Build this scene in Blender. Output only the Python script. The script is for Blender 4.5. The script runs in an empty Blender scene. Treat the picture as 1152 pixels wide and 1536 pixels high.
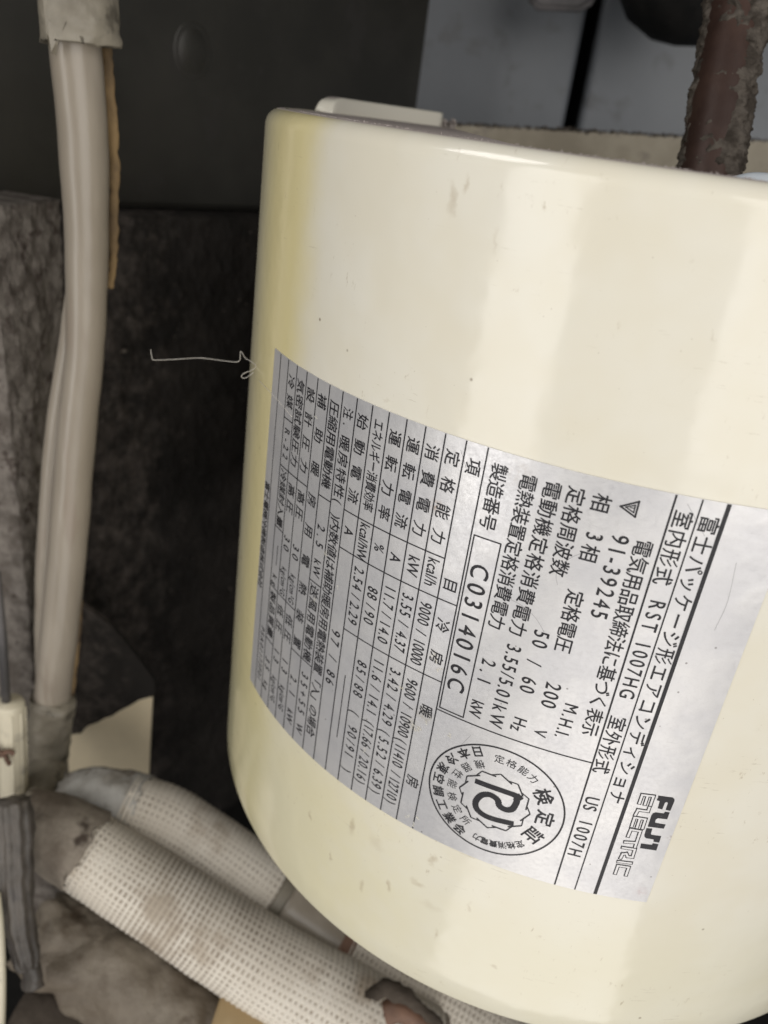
import bpy, bmesh, math, random
from mathutils import Vector, Matrix, noise
from mathutils.geometry import tessellate_polygon
random.seed(7)
scene = bpy.context.scene

# ------------------------------------------------------------------ camera
U = 0.004                              # one table row of the nameplate, in metres
CAM = Vector((39.0786, -14.0553, 11.6862)) * U
R0 = Vector((0.430726, 0.894246, 0.121656))      # camera right
R1 = Vector((0.450848, -0.096436, -0.887376))    # camera down
R2 = Vector((-0.781800, 0.437064, -0.444706))    # camera forward
FPX = 1200.0
cam_d = bpy.data.cameras.new('camera')
cam = bpy.data.objects.new('camera', cam_d)
scene.collection.objects.link(cam)
m = Matrix.Identity(4)
for i in range(3):
    m[i][0], m[i][1], m[i][2], m[i][3] = R0[i], -R1[i], -R2[i], CAM[i]
cam.matrix_world = m
cam_d.sensor_fit = 'HORIZONTAL'
cam_d.sensor_width = 36
cam_d.lens = 36 * FPX / 1152
cam_d.clip_start = 0.005
cam_d.clip_end = 50
cam_d.dof.use_dof = True
cam_d.dof.focus_distance = 0.146
cam_d.dof.aperture_fstop = 24
scene.camera = cam

ER = Vector((R0.x, R0.y, 0)).normalized()        # level right
EF = Vector((-ER.y, ER.x, 0))                    # level forward
def ray(x, y): return R2 + R0 * ((x - 576) / FPX) + R1 * ((y - 768) / FPX)
def px(x, y, d): return CAM + ray(x, y) * d                       # point at a depth
def pv(x, y, f):                                                   # point at a level distance
    r = ray(x, y); return CAM + r * (f / r.dot(EF))
def lev(r, f, z): return Vector((CAM.x, CAM.y, 0)) + ER * r + EF * f + Vector((0, 0, z))

# ------------------------------------------------------------------ light
world = bpy.data.worlds.new('World'); scene.world = world; world.use_nodes = True
bg = world.node_tree.nodes['Background']
bg.inputs[0].default_value = (0.96, 0.98, 1.0, 1); bg.inputs[1].default_value = 0.19
def area(name, az, el, dist, w, h, power, col):
    """soft area lamp for an opening, a ceiling light or light off the floor; az in degrees right of the direction behind the camera"""
    l = bpy.data.lights.new(name, 'AREA'); l.shape = 'RECTANGLE'; l.size = w; l.size_y = h
    l.energy = power; l.color = col
    o = bpy.data.objects.new(name, l); scene.collection.objects.link(o)
    a = math.radians(az); e = math.radians(el)
    tgt = Vector((10 * U, 6 * U, -6 * U))
    dr = (-EF * math.cos(a) + ER * math.sin(a)) * math.cos(e) + Vector((0, 0, math.sin(e)))
    o.location = tgt + dr * dist
    o.rotation_euler = (-dr).to_track_quat('-Z', 'Y').to_euler()
    return o
area('window_light', -46, 4, 1.3, 0.46, 1.6, 7.6, (1.0, 0.975, 0.94))
area('doorway_light', 22, 12, 1.6, 1.4, 1.9, 22.5, (1.0, 0.97, 0.93))
area('floor_bounce', 2, -44, 1.25, 0.85, 0.75, 3.6, (1.0, 0.96, 0.91))
area('ceiling_light', -78, 50, 1.3, 0.5, 0.4, 5.0, (1.0, 0.98, 0.95))

vs = scene.view_settings
vs.view_transform = 'Standard'; vs.look = 'None'; vs.exposure = -0.17; vs.gamma = 1.0
vs.use_curve_mapping = False
scene.render.engine = 'CYCLES'
scene.cycles.max_bounces = 8

# ------------------------------------------------------------------ helpers
COL = scene.collection
def tag(o, label=None, cat=None, group=None, kind=None):
    if label: o['label'] = label
    if cat: o['category'] = cat
    if group: o['group'] = group
    if kind: o['kind'] = kind
    return o
def empty(name, loc, label, cat, group=None):
    o = bpy.data.objects.new(name, None); COL.objects.link(o); o.location = loc
    o.empty_display_size = 0.01
    return tag(o, label, cat, group)
def link(name, verts, faces, mat, parent=None, smooth=True, uvs=None):
    me = bpy.data.meshes.new(name)
    me.from_pydata([tuple(v) for v in verts], [], faces)
    if uvs:
        ul = me.uv_layers.new(name='UVMap')
        for lp in me.loops: ul.data[lp.index].uv = uvs[lp.vertex_index]
    if smooth: me.polygons.foreach_set('use_smooth', [True] * len(me.polygons))
    me.materials.append(mat); me.update()
    o = bpy.data.objects.new(name, me); COL.objects.link(o)
    if parent:
        o.parent = parent; o.matrix_parent_inverse = Matrix.Translation(parent.location).inverted()
    return o
def flip_out(o, centre=None):
    bm = bmesh.new(); bm.from_mesh(o.data); bmesh.ops.recalc_face_normals(bm, faces=bm.faces)
    bm.to_mesh(o.data); bm.free()
    return o
def grid_faces(nu, nv, closed_v=False, off=0):
    f = []
    for i in range(nu - 1):
        for j in range(nv if closed_v else nv - 1):
            j2 = (j + 1) % nv
            f.append((off + i * nv + j, off + i * nv + j2, off + (i + 1) * nv + j2, off + (i + 1) * nv + j))
    return f
def catmull(pts, n):
    out = []
    P = [pts[0] * 2 - pts[1]] + list(pts) + [pts[-1] * 2 - pts[-2]]
    for i in range(1, len(P) - 2):
        for k in range(n):
            t = k / n
            a, b, c, d = P[i - 1], P[i], P[i + 1], P[i + 2]
            out.append(0.5 * ((2 * b) + (c - a) * t + (2 * a - 5 * b + 4 * c - d) * t * t + (3 * b - a - 3 * c + d) * t ** 3))
    out.append(P[-2]); return out
def frames(path):
    T = []
    for i in range(len(path)):
        a = path[max(i - 1, 0)]; b = path[min(i + 1, len(path) - 1)]; T.append((b - a).normalized())
    n = T[0].cross(Vector((0.3, 0.5, 0.81))).normalized(); N = []
    for t in T:
        n = (n - t * n.dot(t)).normalized(); N.append(n)
    return [(T[i], N[i], T[i].cross(N[i])) for i in range(len(path))]
def sweep(name, path, rad, mat, parent=None, seg=24, flat=None, rough=None, hem=None, smooth=True):
    """tube along a path; rad(t) radius, flat(t)->(a,b) ellipse factors, rough(p,t,th)->offset"""
    fr = frames(path); n = len(path); V = []; acc = 0; uv = []
    for i, p in enumerate(path):
        t = i / (n - 1); T, N, B = fr[i]
        if i: acc += (path[i] - path[i - 1]).length
        for j in range(seg):
            th = 2 * math.pi * j / seg; r = rad(t) if callable(rad) else rad
            fa, fb = flat(t) if flat else (1, 1)
            q = p + N * (math.cos(th) * r * fa) + B * (math.sin(th) * r * fb)
            if rough: q = q + (q - p).normalized() * rough(q, t, th)
            if hem and i in (0, n - 1): q = q + T * hem(th) * (1 if i else -1)
            V.append(q); uv.append((acc, j / seg))
    F = grid_faces(n, seg, True)
    F.append(tuple(reversed(range(seg)))); F.append(tuple(range((n - 1) * seg, n * seg)))
    o = link(name, V, F, mat, parent, smooth, uv)
    return flip_out(o)
def slab(name, A, B, z0, z1, th, mat, parent=None, bev=0.002):
    """upright sheet from A to B (plan points) between heights, thickness away from the camera"""
    d = (B - A); d.z = 0; L = d.length; d.normalize(); nrm = Vector((-d.y, d.x, 0))
    if nrm.dot(EF) < 0: nrm = -nrm
    V = []
    for w in (0, th):
        for (a, z) in ((0, z0), (L, z0), (L, z1), (0, z1)):
            q = Vector((A.x, A.y, 0)) + d * a + nrm * w; q.z = z; V.append(q)
    F = [(0, 1, 2, 3), (7, 6, 5, 4), (0, 4, 5, 1), (1, 5, 6, 2), (2, 6, 7, 3), (3, 7, 4, 0)]
    o = link(name, V, F, mat, parent, False); flip_out(o)
    if bev:
        b = o.modifiers.new('bevel', 'BEVEL'); b.width = bev; b.segments = 3
    return o
def fbm(p, s, o=4): return noise.fractal(Vector(p) * s, 1.0, 2.0, o, noise_basis='PERLIN_ORIGINAL')

# ------------------------------------------------------------------ materials
class NT:
    def __init__(s, name):
        s.m = bpy.data.materials.new(name); s.m.use_nodes = True
        s.t = s.m.node_tree; s.b = s.t.nodes['Principled BSDF']
    def n(s, typ, **kw):
        x = s.t.nodes.new(typ)
        for k, v in kw.items():
            if hasattr(x, k): setattr(x, k, v)
            else: x.inputs[k.replace('_', ' ')].default_value = v
        return x
    def l(s, a, b): s.t.links.new(a, b)
    def coord(s, kind='Object', scale=(1, 1, 1), rot=(0, 0, 0)):
        c = s.n('ShaderNodeTexCoord'); mp = s.n('ShaderNodeMapping')
        mp.inputs['Scale'].default_value = scale; mp.inputs['Rotation'].default_value = rot
        s.l(c.outputs[kind], mp.inputs[0]); return mp.outputs[0]
    def noise(s, vec, scale, detail=5, rough=.6):
        x = s.n('ShaderNodeTexNoise'); x.inputs['Scale'].default_value = scale
        x.inputs['Detail'].default_value = detail; x.inputs['Roughness'].default_value = rough
        s.l(vec, x.inputs['Vector']); return x.outputs['Fac']
    def ramp(s, fac, a, b, lo=0., hi=1.):
        x = s.n('ShaderNodeMapRange'); x.interpolation_type = 'SMOOTHSTEP'
        for i, v in zip((1, 2, 3, 4), (a, b, lo, hi)): x.inputs[i].default_value = v
        s.l(fac, x.inputs[0]); return x.outputs[0]
    def math(s, op, a, b=None):
        x = s.n('ShaderNodeMath', operation=op)
        for i, v in enumerate((a, b)):
            if v is None: continue
            if isinstance(v, (int, float)): x.inputs[i].default_value = v
            else: s.l(v, x.inputs[i])
        return x.outputs[0]
    def mix(s, fac, a, b):
        x = s.n('ShaderNodeMix', data_type='RGBA')
        for i, v in ((0, fac), (6, a), (7, b)):
            if isinstance(v, tuple): x.inputs[i].default_value = v if len(v) == 4 else (*v, 1)
            elif isinstance(v, (int, float)): x.inputs[i].default_value = v
            else: s.l(v, x.inputs[i])
        return x.outputs[2]
    def bump(s, h, strength, dist):
        x = s.n('ShaderNodeBump'); x.inputs['Strength'].default_value = strength; x.inputs['Distance'].default_value = dist
        s.l(h, x.inputs['Height']); s.l(x.outputs[0], s.b.inputs['Normal'])
    def base(s, c):
        if isinstance(c, tuple): s.b.inputs['Base Color'].default_value = (*c, 1)
        else: s.l(c, s.b.inputs['Base Color'])
    def rough(s, r, metal=0., spec=.5):
        if isinstance(r, (int, float)): s.b.inputs['Roughness'].default_value = r
        else: s.l(r, s.b.inputs['Roughness'])
        s.b.inputs['Metallic'].default_value = metal; s.b.inputs['Specular IOR Level'].default_value = spec
def simple(name, c1, c2, scale, rough=.6, metal=0., bump=0., dist=.0005, lo=.35, hi=.65, sc=(1, 1, 1), spec=.5, c3=None, scale3=300):
    k = NT(name); v = k.coord('Object', sc); f = k.noise(v, scale)
    c = k.mix(k.ramp(f, lo, hi), c1, c2)
    if c3: c = k.mix(k.ramp(k.noise(v, scale3, 3), .56, .68), c, c3)
    k.base(c); k.rough(rough, metal, spec)
    if bump: k.bump(k.noise(v, scale * 3, 6, .7), bump, dist)
    return k.m

M = {}
def cream_plastic():
    k = NT('aged_cream_plastic')
    uv = k.n('ShaderNodeUVMap').outputs[0]
    sp = k.n('ShaderNodeSeparateXYZ'); k.l(uv, sp.inputs[0]); S, Z = sp.outputs[0], sp.outputs[1]
    big = k.noise(uv, .16, 3); mid = k.noise(uv, .5, 4)
    c = k.mix(k.ramp(big, .35, .65), (.74, .695, .575), (.76, .725, .625))
    # yellowed band of aged plastic, sharp at its right side
    wob = k.math('ADD', S, k.math('MULTIPLY', k.noise(uv, .35, 3), 1.6))
    yl = k.math('MULTIPLY', k.ramp(wob, 1.8, 5.6, 1., 0.), k.ramp(S, -7, -1, .45, 1.))  # weaker at the far left, its greyer light put into the colour
    c = k.mix(k.math('MULTIPLY', yl, .8), c, (.75, .645, .30))
    # lower half yellowed in patches
    lowm = k.math('MULTIPLY', k.ramp(Z, -16, -25), k.ramp(k.math('ADD', S, k.math('MULTIPLY', mid, 10)), 12, 24, 1., 0.))
    c = k.mix(k.math('MULTIPLY', lowm, .55), c, (.73, .655, .37))
    c = k.mix(k.ramp(Z, -19, -28, 0, .35), c, (.69, .655, .47))  # tint toward the bottom: yellowing, with its duller shading painted in
    # brown finger smears and grime, upright flecks
    mp = k.n('ShaderNodeMapping'); mp.inputs['Scale'].default_value = (1.5, .6, 1); k.l(uv, mp.inputs[0])
    fl = k.ramp(k.noise(mp.outputs[0], 1.5, 6, .75), .60, .72)
    mp2 = k.n('ShaderNodeMapping'); mp2.inputs['Location'].default_value = (3.3, 1.2, 0); k.l(uv, mp2.inputs[0])
    zone = k.ramp(k.noise(mp2.outputs[0], .12, 2), .47, .6)
    c = k.mix(k.math('MULTIPLY', k.math('MULTIPLY', fl, zone), .75), c, (.37, .29, .18))
    # smudges with their own places (row, height)
    wn = k.n('ShaderNodeTexNoise'); wn.inputs['Scale'].default_value = 1.4; wn.inputs['Detail'].default_value = 4; k.l(uv, wn.inputs['Vector'])
    wv = k.n('ShaderNodeVectorMath', operation='MULTIPLY_ADD'); k.l(wn.outputs['Color'], wv.inputs[0]); wv.inputs[1].default_value = (.9, 1.2, 0); k.l(uv, wv.inputs[2])
    for (s0, z0, rs, rz, st) in ((11.5, 9.0, .35, .9, .6), (11.95, 9.6, .2, .7, .6), (13.6, 7.8, .14, .9, .3), (16.4, -23.2, .5, .55, .45), (14.2, -26.6, .28, .8, .5), (11.4, -24.2, .3, 1.0, .5), (17.4, -28.3, .3, .6, .45), (15.9, -25.2, .7, .5, .35), (12.6, -28.0, .25, .6, .4), (8.3, -26.0, .18, .8, .6), (18.8, -25.2, .3, .5, .3), (13.1, -24.2, .9, .9, .18), (16.8, -26.6, 1.2, .7, .16), (10.2, -27.6, .15, .5, .5), (20.8, -28.9, .4, .25, .35), (22.5, -25.6, .25, .3, .3), (9.6, .4, .5, .2, .3)):
        mp3 = k.n('ShaderNodeMapping'); mp3.inputs['Scale'].default_value = (1 / rs, 1 / rz, 0); mp3.inputs['Location'].default_value = (-(s0 + .45) / rs, -(z0 + .6) / rz, 0)
        k.l(wv.outputs[0], mp3.inputs[0]); vm = k.n('ShaderNodeVectorMath', operation='LENGTH'); k.l(mp3.outputs[0], vm.inputs[0])
        c = k.mix(k.ramp(vm.outputs['Value'], .05, .75, st * (.62 if z0 > -20 else 1.0), 0.), c, (.40, .315, .20))
    # specks
    vo = k.n('ShaderNodeTexVoronoi'); vo.inputs['Scale'].default_value = .42; k.l(uv, vo.inputs['Vector'])
    c = k.mix(k.ramp(vo.outputs['Distance'], .018, .05, .75, 0.), c, (.16, .10, .05))
    vo2 = k.n('ShaderNodeTexVoronoi'); vo2.inputs['Scale'].default_value = 1.3; k.l(uv, vo2.inputs['Vector'])
    c = k.mix(k.ramp(vo2.outputs['Distance'], .02, .05, .35, 0.), c, (.3, .24, .15))
    # short horizontal scuffs
    mp4 = k.n('ShaderNodeMapping'); mp4.inputs['Scale'].default_value = (.55, 5.5, 1); mp4.inputs['Rotation'].default_value = (0, 0, .08); k.l(uv, mp4.inputs[0])
    sc = k.math('MULTIPLY', k.ramp(k.noise(mp4.outputs[0], 1.0, 5, .7), .625, .68), zone)
    c = k.mix(k.math('MULTIPLY', sc, .45), c, (.36, .30, .2))
    # dust lying on what faces up
    ge = k.n('ShaderNodeNewGeometry'); sn = k.n('ShaderNodeSeparateXYZ'); k.l(ge.outputs['Normal'], sn.inputs[0])
    ob = k.coord('Object')
    du = k.math('MULTIPLY', k.ramp(sn.outputs[2], .93, .99), k.ramp(k.noise(ob, 900, 4), .3, .5, .7, 1.))
    c = k.mix(du, c, (.40, .345, .325))
    k.base(c)
    r = k.ramp(k.noise(uv, 1.1, 6, .7), .3, .75, .09, .17)
    k.rough(k.math('ADD', r, k.math('MULTIPLY', du, .6)), 0., .5)
    hb = k.math('MULTIPLY', big, 1.6)
    k.bump(hb, .10, .002)
    return k.m
M['cream'] = cream_plastic()
def plate_metal():
    k = NT('silver_foil')
    uv = k.n('ShaderNodeUVMap').outputs[0]
    a = k.noise(uv, .3, 3); g = k.noise(uv, 5, 6, .75)
    c = k.mix(k.ramp(a, .35, .65), (.66, .65, .66), (.74, .725, .72))
    c = k.mix(k.ramp(g, .45, .75, 0, .25), c, (.52, .51, .505))
    mp = k.n('ShaderNodeMapping'); mp.inputs['Scale'].default_value = (.5, 5, 1); mp.inputs['Rotation'].default_value = (0, 0, .5); k.l(uv, mp.inputs[0])
    scf = k.ramp(k.noise(mp.outputs[0], .9, 6, .75), .64, .74)
    zone = k.ramp(k.noise(uv, .22, 2), .45, .6)
    c = k.mix(k.math('MULTIPLY', k.math('MULTIPLY', scf, zone), .5), c, (.30, .28, .27))
    for (s0, z0, r0, st, col) in ((13.14, -3.42, .55, .75, (.34, .24, .17)), (14.4, -14.3, .7, .5, (.36, .30, .16)), (13.9, -15.2, .6, .5, (.36, .30, .16)), (16.6, -.7, .9, .4, (.38, .33, .28)), (14.3, -10.8, .4, .5, (.4, .34, .2)), (26.6, -21, .5, .4, (.45, .3, .3)), (27.0, -17.2, .25, .8, (.3, .22, .17)), (15.6, -3.4, .6, .25, (.4, .37, .34))):
        vm = k.n('ShaderNodeVectorMath', operation='DISTANCE'); k.l(uv, vm.inputs[0]); vm.inputs[1].default_value = (s0, z0, 0)
        msk = k.math('MULTIPLY', k.ramp(vm.outputs['Value'], 0, r0, 1., 0.), k.ramp(k.noise(uv, 3.4, 6, .75), .4, .62))
        c = k.mix(k.math('MULTIPLY', msk, st), c, col)
    vo = k.n('ShaderNodeTexVoronoi'); vo.inputs['Scale'].default_value = .9; k.l(uv, vo.inputs['Vector'])
    c = k.mix(k.ramp(vo.outputs['Distance'], .03, .06, .7, 0.), c, (.2, .18, .17))
    k.base(c); k.rough(k.ramp(g, .3, .7, .28, .44), .5, .5)
    k.bump(k.math('ADD', k.math('MULTIPLY', a, 2.), k.math('MULTIPLY', g, .12)), .22, .0006)
    return k.m
M['plate'] = plate_metal()
def ink():
    k = NT('black_print'); v = k.coord('Object')
    c = k.mix(k.ramp(k.noise(v, 900, 5, .8), .60, .74, 0, .55), (.018, .017, .02), (.28, .27, .28))
    k.base(c); k.rough(.42, 0, .4); return k.m
M['ink'] = ink()
M['dark_metal'] = simple('dark_olive_sheet', (.026, .0245, .020), (.037, .0345, .0285), 22, .36, .2, .12, .001, c3=(.035, .032, .028), scale3=60)
def foam_mat():
    k = NT('black_foam'); v = k.coord('Object'); n1 = k.noise(v, 30); n2 = k.noise(v, 120, 6, .7)
    c = k.mix(k.ramp(n1, .35, .65), (.012, .0103, .009), (.024, .0205, .018))
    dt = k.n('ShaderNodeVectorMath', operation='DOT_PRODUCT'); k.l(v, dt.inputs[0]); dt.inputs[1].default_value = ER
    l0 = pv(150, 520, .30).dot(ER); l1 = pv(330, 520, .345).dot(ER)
    dm = k.math('ADD', k.ramp(dt.outputs['Value'], l0, l1, .32, -.06), k.math('MULTIPLY', k.math('SUBTRACT', n2, .5), 1.3))  # dust thinning rightward; also paints in the light falling off toward the cover
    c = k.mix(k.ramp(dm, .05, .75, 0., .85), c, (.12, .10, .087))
    k.base(c); k.rough(.85, 0., .25); k.bump(n2, .45, .0015); return k.m
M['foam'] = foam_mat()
M['dustblock'] = simple('dust_coated_felt', (.15, .13, .113), (.28, .25, .222), 150, .95, 0, .8, .002, c3=(.10, .08, .07), scale3=190, spec=.1)
M['blue'] = simple('blue_grey_paint', (.158, .171, .19), (.185, .198, .215), 14, .42, 0, .08, .0006, c3=(.13, .135, .145), scale3=40)
M['beige'] = simple('beige_paint_dusty', (.22, .19, .14), (.31, .275, .21), 40, .55, 0, .1, .0005, c3=(.22, .19, .15), scale3=120)
M['dust'] = simple('grey_dust', (.055, .046, .038), (.13, .112, .095), 300, .95, 0, .4, .0005, spec=.1)
M['cable'] = simple('grey_beige_sheath', (.265, .228, .182), (.37, .325, .268), 34, .28, 0, .12, .0006, sc=(1, 1, .18), c3=(.27, .225, .18), scale3=110)
M['tape'] = simple('grey_vinyl_tape', (.18, .158, .122), (.27, .242, .192), 60, .45, 0, .3, .001, c3=(.11, .097, .075), scale3=110)
M['yellow'] = simple('yellowed_foam_strip', (.25, .165, .075), (.10, .066, .036), 45, .8, 0, .4, .001, c3=(.07, .045, .03), scale3=120)
M['capwhite'] = simple('cream_connector', (.66, .60, .46), (.58, .53, .41), 60, .4, 0, .05, .0004, c3=(.30, .27, .22), scale3=70)
M['paint'] = simple('cream_painted_steel', (.62, .53, .37), (.55, .47, .33), 30, .5, 0, .05, .0004)
M['weave'] = simple('white_woven_thread', (.70, .65, .57), (.60, .545, .465), 30, .8, 0, .2, .0004, c3=(.44, .375, .30), scale3=38, spec=.25)
M['core'] = simple('brown_hose_core', (.27, .225, .18), (.36, .31, .25), 90, .8, 0, .2, .0005, spec=.2)
M['frayed'] = simple('dirty_blue_white_felt', (.48, .465, .435), (.28, .255, .22), 70, .9, 0, .8, .001, c3=(.18, .15, .12), scale3=200, spec=.2)
M['wrap'] = simple('dirty_pipe_wrap', (.12, .094, .067), (.25, .215, .168), 28, .6, 0, .6, .003, c3=(.10, .075, .052), scale3=55)
M['pipe'] = simple('red_brown_copper_pipe', (.045, .023, .017), (.07, .038, .028), 80, .5, .15, .2, .0006)
M['rubber'] = simple('black_rubber', (.006, .006, .006), (.014, .013, .012), 90, .8, 0, .3, .001, spec=.25)
M['steel'] = simple('dull_steel', (.07, .066, .066), (.12, .11, .11), 60, .6, .2, .1, .0004)
M['rust'] = simple('rust_brown_rubber', (.20, .11, .07), (.11, .06, .04), 80, .6, 0, .2, .0005)
M['cardboard'] = simple('tan_tape', (.34, .24, .12), (.42, .32, .18), 50, .7, 0, .2, .0005)
M['dark'] = simple('dark_cabinet_interior', (.012, .0115, .011), (.02, .019, .018), 20, .8, 0, .2, .001, spec=.2)
M['fibre'] = simple('pale_fibre', (.70, .66, .60), (.60, .56, .5), 200, .7)
M['whitebit'] = simple('pale_blue_plastic', (.62, .66, .70), (.55, .6, .66), 80, .3)
M['fray'] = simple('grimy_frayed_cloth', (.15, .122, .096), (.32, .28, .23), 45, .8, 0, .6, .002, c3=(.06, .045, .035), scale3=80, spec=.2)
M['darktape'] = simple('dark_grey_tape', (.055, .047, .04), (.12, .104, .088), 60, .45, 0, .4, .001, c3=(.08, .07, .065), scale3=120)
M['palelint'] = simple('pale_lint', (.40, .35, .33), (.5, .45, .42), 300, .95, spec=.1)
M['scratch'] = simple('grey_scratch', (.38, .37, .375), (.46, .45, .45), 300, .4, .3)
M['nick'] = simple('bright_nick', (.86, .84, .78), (.70, .66, .55), 900, .25, .2)
M['grime'] = simple('grime_and_shadow', (.035, .027, .02), (.075, .06, .047), 60, .8, 0, .6, .002, spec=.2)  # for the grimy scrap and the shadow strip at the clip
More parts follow.
